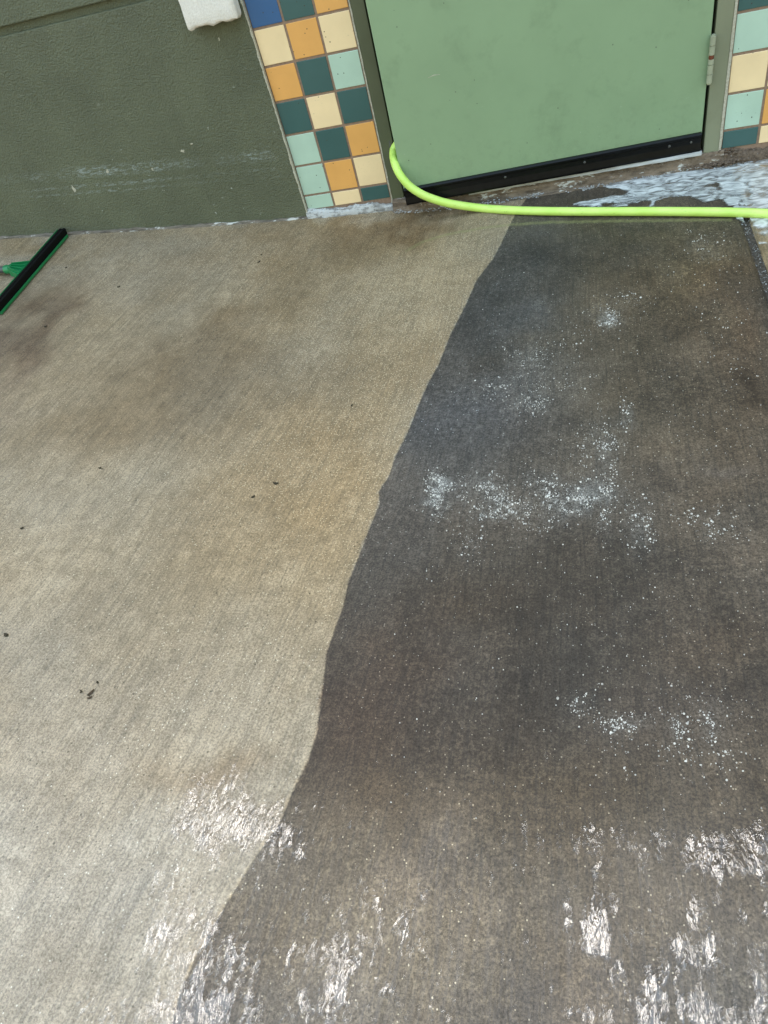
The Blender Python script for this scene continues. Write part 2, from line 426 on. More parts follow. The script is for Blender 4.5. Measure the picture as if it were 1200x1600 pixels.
pavement, _ = grid_obj('pavement', *np.meshgrid(np.arange(-3, 3.1, .25), np.arange(-4.0, .31, .25)), None or
                       zg(np.meshgrid(np.arange(-3, 3.1, .25), np.arange(-4.0, .31, .25))[0])-.0110, M['bed'])
tag(pavement, kind='structure')

# edge of the washed strip, traced on the ground
edge_px = [(830, 300), (808, 330), (797, 350), (783, 380), (770, 405), (745, 437), (728, 475), (705, 520), (685, 570), (668, 600), (655, 630),
           (635, 680), (618, 712), (607, 745), (591, 768), (593, 786), (575, 830), (560, 870), (545, 905), (535, 950), (522, 985),
           (510, 1020), (507, 1050), (500, 1100), (495, 1145), (480, 1190), (455, 1240), (437, 1285), (410, 1322), (385, 1360),
           (360, 1400), (335, 1442), (310, 1485), (290, 1530), (278, 1560), (268, 1600), (250, 1660), (240, 1720)]
EDGE = np.array([G(*q)[:2] for q in edge_px])
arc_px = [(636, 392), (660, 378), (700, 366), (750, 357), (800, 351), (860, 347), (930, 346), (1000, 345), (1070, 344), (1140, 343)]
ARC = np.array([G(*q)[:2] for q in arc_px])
def seg_dist(X, Y, P):
    best = np.full(X.shape, 9.0)
    for a, b in zip(P[:-1], P[1:]):
        ab = b-a; t = np.clip(((X-a[0])*ab[0]+(Y-a[1])*ab[1])/(ab@ab), 0, 1)
        best = np.minimum(best, np.hypot(X-a[0]-t*ab[0], Y-a[1]-t*ab[1]))
    return best
def ga(u, v, cu, cv, su, sv, rot=0.0):
    c, s = math.cos(math.radians(rot)), math.sin(math.radians(rot))
    du = u-cu; dv = v-cv; a = (du*c+dv*s)/su; b = (-du*s+dv*c)/sv
    return np.exp(-.5*(a*a+b*b))

STAINS_CLEAN = [  # centre, spread, turn (on the photo), colour factor: stains that stay in the concrete
    (25, 535, 55, 36, -25, (.56, .52, .52)), (85, 485, 55, 16, -35, (.72, .68, .65)),
    (320, 565, 75, 40, -20, (.72, .70, .68)), (345, 500, 60, 22, -30, (.86, .83, .80)), (450, 440, 80, 26, -25, (.86, .84, .80)),
    (250, 640, 190, 40, -10, (.88, .87, .86)), (570, 385, 70, 34, -8, (.80, .74, .64)), (470, 372, 90, 20, -5, (.86, .81, .74)),
    (60, 395, 110, 20, -4, (.86, .78, .66)), (240, 425, 130, 26, -18, (1.12, 1.10, 1.08)),
    (610, 560, 70, 180, 20, (.97, .92, .84)), (500, 740, 120, 90, -20, (.93, .89, .83)), (535, 880, 45, 70, 15, (1.05, 1.0, .92)), (330, 470, 260, 70, -14, (.88, .84, .78)), (400, 630, 240, 66, -14, (.84, .81, .77)), (150, 640, 120, 60, -20, (.92, .90, .87)), (440, 820, 120, 60, -30, (.92, .90, .87)), (200, 1080, 160, 60, -20, (.95, .94, .93)), (330, 880, 230, 150, -20, (.95, .92, .86)),
    (340, 1195, 65, 18, -4, (.88, .82, .76)), (300, 800, 110, 50, -50, (.92, .91, .90)), (470, 930, 60, 30, -20, (.93, .91, .88)),
    (110, 1380, 260, 270, 0, (1.07, 1.13, 1.27)), (60, 900, 90, 160, 20, (1.0, 1.01, 1.03)),
    (540, 345, 120, 9, -4, (.9, .84, .75)), (10, 600, 30, 40, 0, (.85, .83, .85)), (660, 345, 60, 16, -4, (.62, .55, .47))]
STAINS_DIRTY = [
    (700, 620, 80, 170, 22, (.98, 1.08, 1.26)), (800, 470, 110, 70, 10, (.94, 1.0, 1.10)), (850, 750, 140, 60, 0, (.88, .94, 1.03)),
    (560, 1100, 70, 130, 20, (.86, .79, .78)), (640, 1130, 200, 120, 0, (.80, .74, .70)), (900, 940, 240, 70, 0, (.80, .77, .75)), (880, 1120, 200, 60, 0, (.86, .81, .77)),
    (900, 1480, 380, 150, 0, (1.26, 1.16, .98)), (560, 1450, 170, 130, 0, (1.15, 1.11, 1.0)), (880, 1260, 300, 50, 0, (1.0, .95, .86)),
    (740, 640, 42, 26, -10, (1.25, 1.26, 1.30)), (1090, 400, 70, 40, 0, (1.35, 1.25, 1.0)), (1150, 470, 45, 90, 0, (1.15, 1.0, .88)),
    (1000, 470, 90, 70, 0, (1.35, 1.25, 1.08)), (980, 600, 100, 70, 0, (1.20, 1.15, 1.05)), (1000, 690, 60, 40, 0, (1.22, 1.17, 1.08)),
    (1130, 690, 100, 100, 0, (1.30, 1.22, 1.12)), (1140, 597, 14, 12, 0, (.45, .43, .42)), (1168, 612, 12, 9, 0, (.6, .58, .56)),
    (960, 350, 190, 14, 0, (1.15, 1.12, .98)), (900, 300, 120, 14, -8, (1.25, 1.2, 1.1)), (1055, 755, 18, 12, 0, (.7, .7, .72)),
    (1160, 730, 26, 10, 0, (1.15, 1.2, 1.32)), (1130, 855, 60, 12, 0, (1.2, 1.18, 1.15)), (760, 950, 60, 20, 0, (1.15, 1.1, 1.05)),
    (640, 1010, 60, 40, 0, (1.12, 1.05, .98)), (1120, 1010, 90, 30, 0, (1.1, 1.04, .98)), (1060, 1120, 110, 50, 0, (.86, .87, .92))]

# where foam has dried to specks and a thin residue (photo centre, spread, number)
CLUSTERS = [(683, 770, 10, 20, 380), (688, 755, 12, 6, 120), (735, 765, 12, 12, 110), (765, 760, 12, 12, 120), (778, 785, 12, 16, 170), (805, 795, 16, 10, 150), (760, 805, 18, 8, 90), (830, 750, 12, 12, 90),
            (860, 765, 10, 14, 150), (870, 792, 16, 8, 130), (905, 785, 12, 12, 170), (935, 770, 18, 12, 260), (920, 765, 18, 8, 90), (840, 815, 24, 12, 110), (735, 845, 14, 18, 70), (945, 815, 8, 20, 80), (995, 810, 14, 20, 130),
            (1003, 835, 12, 14, 110), (925, 700, 20, 20, 150), (952, 715, 10, 24, 130), (940, 680, 18, 12, 60), (833, 630, 14, 10, 100), (825, 565, 18, 12, 110), (775, 600, 26, 10, 90), (835, 545, 30, 10, 90), (880, 600, 34, 20, 70), (810, 610, 36, 18, 110),
            (952, 498, 10, 8, 180), (955, 490, 26, 20, 60), (985, 470, 20, 12, 50), (978, 652, 6, 14, 70), (900, 540, 40, 20, 60), (1080, 660, 60, 30, 80), (1090, 380, 14, 10, 60), (1120, 392, 16, 12, 60), (1060, 420, 60, 30, 80),
            (965, 1135, 14, 10, 120), (910, 1100, 18, 14, 90), (1000, 1125, 20, 8, 70), (1060, 1140, 10, 14, 90), (1115, 1130, 10, 20, 110), (1085, 1110, 34, 22, 90), (1070, 1170, 30, 16, 70), (1130, 1180, 30, 20, 70), (960, 1180, 30, 20, 40),
            (1100, 810, 30, 10, 90), (1120, 830, 30, 10, 60), (1150, 520, 40, 60, 120), (1000, 900, 160, 60, 170), (760, 910, 120, 50, 110), (1050, 1000, 130, 60, 130), (880, 720, 180, 120, 300), (950, 600, 160, 110, 240), (900, 1050, 200, 120, 130), (780, 1250, 200, 60, 40)]

def slab_fields(o, used, X, Y, Z):
    x = X.reshape(-1)[used]; y = Y.reshape(-1)[used]; z = Z.reshape(-1)[used]
    u, v = PX(x, y, z)
    ex = np.interp(-y, -EDGE[:, 1], EDGE[:, 0])
    sd = seg_dist(x, y, EDGE)*np.sign(x-ex)
    dirty = sstep(-.002, .002, sd)
    # stains wobble with noise so that none keeps an oval outline
    wu = (fbm(x*6, y*6, 3)-.5)*150; wv_ = (fbm(x*6, y*6, 8)-.5)*110
    uu = u+wu; vv = v+wv_
    t1 = np.ones((len(x), 3)); t2 = np.ones((len(x), 3))
    for cu, cv, su, sv, r, col in STAINS_CLEAN:
        t1 *= 1+ga(uu, vv, cu, cv, su, sv, r)[:, None]*(np.array(col)-1)
    for cu, cv, su, sv, r, col in STAINS_DIRTY:
        t2 *= 1+ga(uu, vv, cu, cv, su, sv, r)[:, None]*(np.array(col)-1)
    b1 = (.74+.40*fbm(x*3.3, y*2.0, 1)+.16*fbm(x*22, y*3.5, 23, 3)); b2 = .22+1.05*fbm(x*5, y*4, 5, 5, .6)+.48*fbm(x*22, y*9, 27, 5, .65)
    warm = (fbm(x*4, y*4, 14)-.5)
    t1 *= b1[:, None]*np.stack([1+.10*warm, np.ones_like(warm), 1-.16*warm], -1)
    band = np.exp(-np.maximum(sd, 0)/.012)*(sd > 0)*sstep(.4, .7, fbm(x*30, y*30, 33)); t2 *= 1+.35*band[:, None]
    t2 *= b2[:, None]*np.stack([1+.22*warm, 1+.02*warm, 1-.22*warm], -1)
    tint = t1*(1-dirty[:, None])+t2*dirty[:, None]
    attr(o, 'tint', tint, 'FLOAT_COLOR'); attr(o, 'sdf', sd)
    agg = np.clip(ga(u, v, 560, 500, 140, 200)+.6*ga(u, v, 150, 380, 200, 40)+.35*fbm(x*5, y*5, 20)-.15, 0, 1)
    attr(o, 'agg', agg)
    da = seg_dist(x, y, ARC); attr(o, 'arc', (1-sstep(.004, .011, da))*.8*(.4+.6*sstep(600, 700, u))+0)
    mk = 0; mu = u+(fbm(x*40, y*40, 52)-.5)*34; mv = v+(fbm(x*40, y*40, 57)-.5)*30
    for cu, cv, su, sv, nn in CLUSTERS:
        if su < 45: mk = mk+ga(mu, mv, cu, cv, su*1.15, sv*1.15)*nn/(su*sv)
    attr(o, 'milk', np.clip(mk*.20, 0, .5)*dirty)
    wet = np.clip(.25*dirty+sstep(1180, 1400, v+(fbm(x*8, y*8, 30)-.5)*220)*(.35+.5*fbm(x*9, y*5, 36, 3))*(.35+.65*np.maximum(dirty, ga(u, v, 330, 1450, 90, 180, 20))), 0, 1)
    attr(o, 'wet', wet)

def slab_heights(X, Y, x_edge=None, sgn=1):
    Z = zg(X)+.0022*(fbm(X*6, Y*6, 40)-.5)
    if x_edge is not None:
        d = (x_edge-X)*sgn
        Z = Z-.009*(1-sstep(0.0, .011, d))*(.8+.4*vnoise(Y*30, X*0, 50))
    return Z
xa = np.concatenate([np.arange(-3, -1.9, .1), np.arange(-1.9, 1.40, .0085), np.linspace(1.40, JX0, 22)])
ya = np.concatenate([np.arange(-4.0, -2.75, .1), np.arange(-2.75, .051, .0085)])
X, Y = np.meshgrid(xa, ya); Z = slab_heights(X, Y, JX0, 1)
X = X+(fbm(Y*9, Y*0+2, 41, 5, .6)-.5)*.012*sstep(1.42, JX0, X)
slab_l, used = grid_obj('concrete_slab', X, Y, Z, M['slab'], pavement); slab_fields(slab_l, used, X, Y, Z)
slab_l['label'] = 'large concrete slab, its left side washed pale and its right side still grimy'
xa = np.concatenate([np.linspace(JX1, JX1+.05, 20), np.arange(JX1+.06, 2.0, .012), np.arange(2.0, 3.05, .1)])
X, Y = np.meshgrid(xa, ya); Z = slab_heights(X, Y, JX1, -1)
X = X+(fbm(Y*9, Y*0+6, 47, 5, .6)-.5)*.012*(1-sstep(JX1, JX1+.03, X))
slab_r, used = grid_obj('concrete_slab', X, Y, Z, M['slab_right'], pavement); slab_fields(slab_r, used, X, Y, Z)
slab_r['label'] = 'second concrete slab beyond the joint, pale under soap'

# ================================================================== WALL
wall = empty('stucco_wall', (-.6, 0, 0)); off = Vector((.6, 0, 0))
tag(wall, 'olive green rough stucco wall left of the tiles, with white scrapes', 'wall')
def wpart(o): o.location = off; return o
GY = -.012                                                # stucco stands 12 mm proud of the tile face
ROOF = 6.2
ZT = 2.2                                                  # top of the tiles and of the door opening
wpart(box('lower_panel', -7, 0, GY, .25, -.5, .688, M['stucco'], wall, .0035))
wpart(box('reveal_strip', -7, -.001, GY+.014, .25, .686, .716, M['stucco'], wall))
wpart(box('upper_panel', -7, 0, GY, .25, .713, ROOF, M['stucco'], wall, .004))
wpart(box('lintel_panel', .0005, 1.7745, GY, .25, ZT, ROOF, M['stucco'], wall))
wpart(box('end_panel', 1.775, 8, GY, .25, -.5, ROOF, M['stucco'], wall, .003))
# chipped paint running down the corner next to the tiles
vs = []; fs = []
zz = np.linspace(-.07, .64, 260)
for i, z in enumerate(zz):
    a = .0012+.0045*max(0, fbm(z*45, 3.0, 2, 4)-.42)*2.2
    vs += [(-a-.001, GY-.0012, z), (.0012, GY-.0012, z), (.0016, GY+.010, z)]
    if i:
        b = 3*(i-1); fs += [(b, b+1, b+4, b+3), (b+1, b+2, b+5, b+4)]
wpart(mesh_obj('chipped_edge', vs, fs, M['edge_paint'], wall))
for (u, v, a_, b_) in ((285, 236, .013, .006), (299, 225, .007, .003), (115, 295, .007, .016), (342, 61, .003, .006), (168, 268, .006, .008), (238, 264, .005, .006)):
    q = W(u, v, GY-.0008); vs = [(q[0], q[1], q[2])]
    for k in range(16):
        t = 2*math.pi*k/16; rk = random.uniform(.45, 1.25); vs.append((q[0]+a_*rk*math.cos(t), q[1]+.0004, q[2]+b_*rk*math.sin(t)))
    wpart(mesh_obj('paint_chip', vs, [(0, 1+k, 1+(k+1) % 16) for k in range(16)], M['edge_paint'], wall))
# chipped bead where the stucco meets the slab
def bead(name, x0, x1, n, hfun, dfun, mat, parent, ybase=GY, seed=0, off=None):
    vs = []; fs = []; K = 7
    for i in range(n):
        x = x0+(x1-x0)*i/(n-1); h = hfun(x)*(.55+.9*fbm(x*14, 1.0, seed, 4)); d = dfun(x)*(.5+1.0*fbm(x*22, 5.0, seed+2, 4))
        zb = float(zg(x))-.003
        for k in range(K):
            q = k/(K-1)*math.pi/2
            j = 1+.30*(fbm(x*90, k*.9, seed+5, 3)-.5)
            vs.append((x, ybase-d*math.cos(q)*j-.0004, zb+h*math.sin(q)*j))
        if i:
            for k in range(K-1):
                b = (i-1)*K+k; fs.append((b, b+K, b+K+1, b+1))
    o = mesh_obj(name, vs, fs, mat, parent, True)
    if off: o.location = off
    return o
bead('base_caulk', -2.4, -.002, 900, lambda x: .0125, lambda x: .007, M['caulk_thin'], wall, GY, 1, off)

# ------------------------------------------------------------------ tiles
P = .1095; GR = .0078
def tile_wall(name, label, x0, ncols, colours, zb):
    t = empty(name, (x0, 0, zb)); tag(t, label, 'tiled wall')
    o = box('grout', 0, ncols*P, .0022, .25, -.45, ZT-zb-.0005, M['grout'], t)
    cache = {}
    for r in range(0, 22):                                # row 0 is the cut row at the bottom
        z1 = min((r)*P-zb, ZT-zb); z0 = max(-zb+(r-1)*P, 0)
        for c in range(ncols):
            col = colours(r, c)
            hgt = z1-z0-GR
            if hgt < .02: continue
            key = (round(hgt, 4), col)
            if key not in cache:
                bm = bmesh.new(); bm_box(bm, -(P-GR)/2, (P-GR)/2, 0, .008, -hgt/2, hgt/2, .0012, 2)
                bmesh.ops.recalc_face_normals(bm, faces=bm.faces)
                me = bpy.data.meshes.new('tile'); bm.to_mesh(me); bm.free(); me.materials.append(M[col]); cache[key] = me
            o = link(bpy.data.objects.new('tile', cache[key]), t)
            o.location = ((c+.5)*P, -.0004+random.uniform(-.0004, .0004), (z0+z1)/2)
            o.rotation_euler = (random.uniform(-.004, .004), random.uniform(-.004, .004), random.uniform(-.004, .004))
    return t
LEFT = {0: 'mint cream teal', 1: 'mint orange cream', 2: 'mint teal orange', 3: 'teal cream teal', 4: 'orange teal mint', 5: 'cream orange cream', 6: 'blue teal orange'}
RIGHT = {0: 'teal cream orange', 1: 'mint orange cream', 2: 'cream cream teal', 3: 'mint orange mint', 4: 'teal mint orange'}
rr = random.Random(3)
def pick(tab):
    def f(r, c):
        if r in tab: return tab[r].split()[c]
        return rr.choice(['cream', 'orange', 'mint', 'teal', 'teal', 'cream', 'orange', 'blue'])
    return f
tl = tile_wall('tiled_wall', 'strip of coloured square tiles between the green wall and the door', 0.0, 3, pick(LEFT), -.056)
tr_ = tile_wall('tiled_wall', 'strip of coloured square tiles right of the door hinge', 1.4445, 3, pick(RIGHT), -.060)
c = bead('base_caulk', -.004, .333, 260, lambda x: .028+.008*math.sin(x*9), lambda x: .016, M['caulk'], tl, .0, 9); c.location = (0, 0, .056)
c = bead('base_mortar', 1.442, 1.78, 260, lambda x: .036, lambda x: .020, M['crud'], tr_, .0, 13); c.location = (-1.4445, 0, .060)

# ------------------------------------------------------------------ white stucco block on the wall
bx1 = W(371, 24, GY-.05)[0]; bx0 = W(287, 30, GY-.05)[0]; bz = W(330, 42, GY-.05)[2]
bm = bmesh.new(); bm_box(bm, 0, bx1-bx0, GY-.052, GY-.0005, 0, .55, .012, 3)
bmesh.ops.subdivide_edges(bm, edges=bm.edges, cuts=5, use_grid_fill=True)
bmesh.ops.subdivide_edges(bm, edges=bm.edges, cuts=2, use_grid_fill=True)
for v_ in bm.verts:
    if v_.co.y < GY-.004:
        low = max(0, 1-v_.co.z/.03)
        n1 = fbm(v_.co.x*40+v_.co.y*30, v_.co.z*40, 3)-.5
        v_.co += Vector((.006*(fbm(v_.co.z*30, v_.co.y*30, 6)-.5), .005*n1, .020*low*(fbm(v_.co.x*38, v_.co.y*38, 9)-.35)))
blk = bm_obj('stucco_block', bm, M['white_stucco'], None, True); blk.location = (bx0, 0, bz)
tag(blk, 'white rough stucco block fixed high on the green wall beside the blue tile', 'trim block')

# ================================================================== DOOR FRAME, DOOR, SILL
frame = empty('doorway', (.87, 0, -.06)); FO = Vector((-.87, 0, .06))
tag(frame, 'painted metal door frame around the sage green door', 'door frame')
def fp(o): o.location = FO; return o
ZD = -.098
fp(box('jamb', .3335, .3775, -.0035, .16, ZD, 2.145, M['jamb'], frame, .002))['label'] = 'dark olive jamb with a grey peeled patch'
fp(box('jamb', 1.3915, 1.4385, -.005, .16, ZD+.035, 2.145, M['jamb_pale'], frame, .003))['label'] = 'paler grey green jamb on the hinge side'
fp(box('head', .3335, 1.4385, -.003, .16, 2.147, 2.199, M['jamb'], frame, .002))
fp(box('dark_room_sheet', .3778, 1.3913, .15, .158, ZD, 2.146, M['dark'], frame))  # near-black sheet in place of the unlit room behind the door
def edge_strip(name, x0, x1, y, z0, z1, n, seed, mat):
    vs = []; fs = []
    for i in range(n):
        z = z0+(z1-z0)*i/(n-1); a = (fbm(z*40, 1, seed)-.5)*.0035; b = (fbm(z*55, 7, seed)-.5)*.003
        vs += [(x0+a, y+.004, z), (x0+a, y, z), (x1+b, y, z), (x1+b, y+.006, z)]
        if i:
            q = 4*(i-1); fs += [(q+k, q+k+1, q+k+5, q+k+4) for k in range(3)]
    return fp(mesh_obj(name, vs, fs, mat, frame))
edge_strip('edge_caulk', 1.4375, 1.4452, -.0062, -.07, 1.0, 320, 3, M['edge_paint'])
edge_strip('edge_caulk', .3285, .3335, -.0042, -.07, 1.0, 320, 5, M['edge_paint'])
# grey patch where the jamb paint has peeled
vs = [(.366, -.0046, .085)]
for k in range(26):
    q = 2*math.pi*k/26; rr_ = .75+.5*random.random()
    vs.append((.366+.0085*math.cos(q)*rr_, -.0046, .085+.05*math.sin(q)*rr_))
fp(mesh_obj('peeled_patch', vs, [(0, 1+k, 1+(k+1) % 26) for k in range(26)], mat_rough('bare_primer', (.085, .08, .085), (.15, .145, .15), 90), frame))

HX, HY = 1.3865, -.004
LY = -.086                                               # how far the free edge stands out: the door is ajar over the hose
lx = W(603, 160, LY)[0]
ANG = math.atan2(HY-LY, HX-lx); DW = math.hypot(HY-LY, HX-lx)
door = empty('door', (HX, HY, 0)); door.rotation_euler = (0, 0, ANG)
tag(door, 'sage green painted door standing slightly ajar over the hose', 'door')
box('leaf', -DW, -.0045, 0, .044, -.034, 2.135, M['door'], door, .0018)
# door sweep: black rubber strip with a rolled top edge
prof = [(-.0005, -.045), (-.010, -.047), (-.0115, -.040), (-.0085, -.020), (-.0085, -.004), (-.012, .000), (-.0125, .006), (-.009, .0105), (-.0005, .011)]
vs = []; fs = []; K = len(prof)
for i in range(60):
    x = -DW+.001+(DW-.008)*i/59
    for k, (py, pz) in enumerate(prof):
        vs.append((x, py, pz+(.003*(fbm(x*12, 2, 4)-.5) if k < 2 else 0)))
    if i: fs += [((i-1)*K+k, (i-1)*K+k+1, i*K+k+1, i*K+k) for k in range(K-1)]
fs += [tuple(range(K))[::-1], tuple(59*K+k for k in range(K))]
sweep = mesh_obj('door_sweep', vs, fs, M['black'], door)
def disc_bm(r, d, n=14):
    bm = bmesh.new(); bmesh.ops.create_uvsphere(bm, u_segments=n, v_segments=8, radius=r)
    bmesh.ops.scale(bm, vec=(1, d/r, 1), verts=bm.verts); return bm
for (u, v) in ((668, 299), (790, 277), (913, 253), (1047, 228), (1082, 219)):
    q = W(u, v, -.045); lx_ = (q[0]-HX)/math.cos(ANG)
    s = bm_obj('screw', disc_bm(.0042, .0022), M['steel'], sweep, True); s.location = (lx_, -.0088, -.013)
# hinge: five knuckles and a rusty ring on the pin
hinge_z = (.288, .158)
hg = empty('hinge'); hg.parent = door; hg.location = (-.0015, -.0135, 0)
hz = np.linspace(hinge_z[1], hinge_z[0], 6)
for k in range(5):
    a, b = hz[k]+.0010, hz[k+1]-.0010
    if k == 2: b -= .010
    tube('knuckle', [(0, 0, a), (0, 0, b)], .0082, M['hinge'], hg, 18)
tube('rusty_ring', [(0, 0, hz[3]-.0105), (0, 0, hz[3]-.0055), (0, 0, hz[3]+.0005)], [.0070, .0076, .0070], M['rust'], hg, 16)
tube('pin', [(0, 0, hinge_z[1]-.003), (0, 0, hinge_z[0]+.0025)], .0055, M['hinge'], hg, 14)
b = box('hinge_leaf', .0015, .0075, .003, .008, hinge_z[1]+.001, hinge_z[0]-.001, M['jamb_pale'], hg)
# pale scratch on the leaf
p0, p1, p2 = (W(u, v, -.065) for u, v in ((669, 120), (678, 116), (688, 115)))
loc = [((q[0]-HX)/math.cos(ANG), q[2]) for q in (p0, p1, p2)]
vs = []
for (x, z), w in zip(loc, (.0004, .0012, .0003)): vs += [(x, -.0006, z-w), (x, -.0006, z+w)]
mesh_obj('scratch', vs, [(0, 2, 3, 1), (2, 4, 5, 3)], M['edge_paint'], door)

# sill under the door: crumbling brown mortar with a light strip at its back edge
sill = empty('door_sill', (.87, 0, -.06)); tag(sill, 'crumbling brown sill under the black door sweep', 'sill')
vs = []; fs = []; K = 9; n = 520
fx = [.333, .40, .58, .74, .91, 1.06, 1.2, 1.37, 1.46]; fy = [-.035, -.045, -.056, -.052, -.044, -.038, -.028, -.022, -.020]
for i in range(n):
    x = .334+(1.455-.334)*i/(n-1); yf = float(np.interp(x, fx, fy)); zb = float(zg(x))-.004
    zt = -.058
    prof = [(.15, zt), (.0, zt), (yf*.45, zt-.002), (yf*.62, zt-.008), (yf*.7, zt-.016), (yf*.8, zb+.018), (yf*.9, zb+.012), (yf, zb+.006), (yf*1.06, zb)]
    for k, (y, z) in enumerate(prof):
        j = (fbm(x*60, k*1.3, 61, 4)-.5); j2 = (fbm(x*150, k*2.1, 67, 3)-.5)
        vs.append((x, y+(0 if k == 0 else .010*j), z+(.006*j+.004*j2)*(0 if k in (0, 8) else 1)))
    if i: fs += [((i-1)*K+k, (i-1)*K+k+1, i*K+k+1, i*K+k) for k in range(K-1)]
o = mesh_obj('sill_body', vs, fs, M['sill'], sill, False); o.location = (-.87, 0, .06)
vs = []; fs = []
for i in range(200):
    x = .62+(1.385-.62)*i/199; y = float(np.interp(x, [.62, 1.385], [-.056, -.010])); w = .0025+.005*sstep(.7, 1.25, x)*(.4+fbm(x*20, 1, 70))
    for k, (a, c) in enumerate(((0.004, .000), (-w*.5, .0025), (-w, .001), (-w-.002, -.010))):
        vs.append((x, y+a, -.049+c+.0015*(fbm(x*70, k*2., 75)-.5)))
    if i: fs += [((i-1)*4+k, (i-1)*4+k+1, i*4+k+1, i*4+k) for k in range(3)]
o = mesh_obj('light_strip', vs, fs, M['alloy'], sill, True); o.location = (-.87, 0, .06)
# white weathered caulk flakes along the front of the sill
def flakes(name, pts, mat, parent, off, smin, smax):
    vs = []; fs = []
    for (x, y, z) in pts:
        r = random.uniform(smin, smax); b = len(vs); k = random.randint(5, 7); a0 = random.random()*6
        vs.append((x, y, z+r*.55))
        for q in range(k):
            a = a0+2*math.pi*q/k; rr_ = r*random.uniform(.6, 1.2)
            vs.append((x+rr_*math.cos(a), y+rr_*math.sin(a)*.8, z-.0005))
        fs += [(b, b+1+q, b+1+(q+1) % k) for q in range(k)]
    o = mesh_obj(name, vs, fs, mat, parent); o.location = off
    return tag(o, kind='stuff')
pts = []
for i in range(420):
    x = random.uniform(.335, 1.40); yf = float(np.interp(x, fx, fy))
    if fbm(x*14, 3, 80) < .42 and random.random() < .7: continue
    pts.append((x, yf*random.uniform(.85, 1.15), float(zg(x))+random.uniform(0, .010)))
flakes('caulk_flakes', pts, M['caulk'], sill, (-.87, 0, .06), .002, .0055)
pts = []
for i in range(420):
    x = random.gauss(1.44, .05); y = random.uniform(-.03, .01)
    if x < 1.30 or x > 1.75: continue
    pts.append((x, y, float(zg(x))+random.uniform(0, .05)*(1 if y > -.012 else .4)))
flakes('crumbled_mortar', pts, M['crud'], sill, (-.87, 0, .06), .003, .009)

# ================================================================== HOSE
HR = .0136
hp = []
hp += [(.56, .06, .20), (.48, .010, .185), (.425, -.018, .158)]
for (u, v, y) in ((616.5, 231, -.022), (614.5, 243, -.046), (616.5, 254, -.078), (622, 268, -.106), (630, 280, -.121), (642, 292.5, -.127), (660, 304, -.130)):
    hp.append(tuple(W(u, v, y)))
for (u, v, y) in ((680, 312, -.127), (705, 318.5, -.121)): hp.append(tuple(W(u, v, y)))
print('hose', [(np.round(q, 3), round(float(zg(q[0]))+HR, 3)) for q in hp], G(750, 325, HR))
for (u, v) in ((750, 325), (800, 328.5), (850, 330), (900, 330.5), (960, 330.5), (1030, 330.5), (1100, 331), (1150, 332), (1200, 334), (1260, 339), (1330, 350)):
    hp.append(tuple(G(u, v, HR+.0005)))
HP = spline(hp, 10)
hose = tube('garden_hose', HP, HR, M['hose'], None, 20)
tag(hose, 'bright lime green hose running out under the door across the slab', 'hose')
# worn print along the top of the hose, too faded to read
def hose_at(u):
    d = [abs(PX(np.array(q[0]), np.array(q[1]), np.array(q[2]))[0]-u) for q in HP[60:]]
    return HP[60+int(np.argmin(d))]
vs = []; fs = []
for u in list(np.arange(1058, 1114, 2.6))+list(np.arange(893, 928, 3.0))+list(np.arange(1176, 1196, 3.0)):
    c0 = np.array(hose_at(u)); g = G(u, 331, HR)
    if random.random() < .25: continue
    x = float(g[0]); yc = float(np.interp(x, [q[0] for q in HP[100:]], [q[1] for q in HP[100:]])); zc = float(np.interp(x, [q[0] for q in HP[100:]], [q[2] for q in HP[100:]]))
    w = random.uniform(.0012, .003)
    for a in (math.radians(62), math.radians(76)):
        for xx in (x-w, x+w): vs.append((xx, yc+(HR+.0003)*math.cos(a), zc+(HR+.0003)*math.sin(a)))
    b = len(vs)-4; fs.append((b, b+1, b+3, b+2))
tag(mesh_obj('faded_print', vs, fs, M['print'], hose), kind='stuff')

# ================================================================== SQUEEGEE
hc = G(62, 392, .040)
sx = float(hc[0]); sy1 = -.022; sy0 = -.60; ssl = (float(zg(sx+.1))-float(zg(sx-.1)))/.2
sq = empty('floor_squeegee', (sx, (sy0+sy1)/2, float(zg(sx))+.002)); sq.rotation_euler = (0, -math.atan(ssl), 0)
tag(sq, 'green floor squeegee with black foam blades lying against the wall base', 'squeegee')
HL = (sy1-sy0)/2
bm = bmesh.new()
secs = [(-.018, .002), (-.016, 0), (.017, 0), (.0195, .002), (.019, .011), (.0155, .011), (.0145, .007), (-.0145, .007), (-.0150, .034), (-.0172, .034)]
rings = [[bm.verts.new((x, y, z)) for x, z in secs] for y in (-HL+.014, HL-.014)]
for k in range(len(secs)): bm.faces.new((rings[0][k], rings[0][(k+1) % 10], rings[1][(k+1) % 10], rings[1][k]))
bm.faces.new(rings[0][::-1]); bm.faces.new(rings[1])
bmesh.ops.bevel(bm, geom=[e for e in bm.edges], offset=.0008, segments=1, affect='EDGES')
bm_obj('channel', bm, M['sq_green'], sq)
for sx_ in (-1, 1):
    bm = bmesh.new(); bm_box(bm, min(sx_*.0010, sx_*.0132), max(sx_*.0010, sx_*.0132), -HL+random.uniform(0, .004), HL-random.uniform(0, .004), .0075, .033, .003, 2)
    bm_obj('foam_blade', bm, M['foam'], sq)
bm = bmesh.new()
secs = [(-.0175, .055, .003, .024), (-.045, .040, .003, .026), (-.070, .024, .003, .030), (-.085, .019, .003, .034)]
rg = []
for x, w, z0, z1 in secs: rg.append([bm.verts.new((x, y, z)) for y, z in ((-w, z0), (w, z0), (w, z1), (-w, z1))])
for a, b_ in zip(rg[:-1], rg[1:]):
    for k in range(4): bm.faces.new((a[k], a[(k+1) % 4], b_[(k+1) % 4], b_[k]))
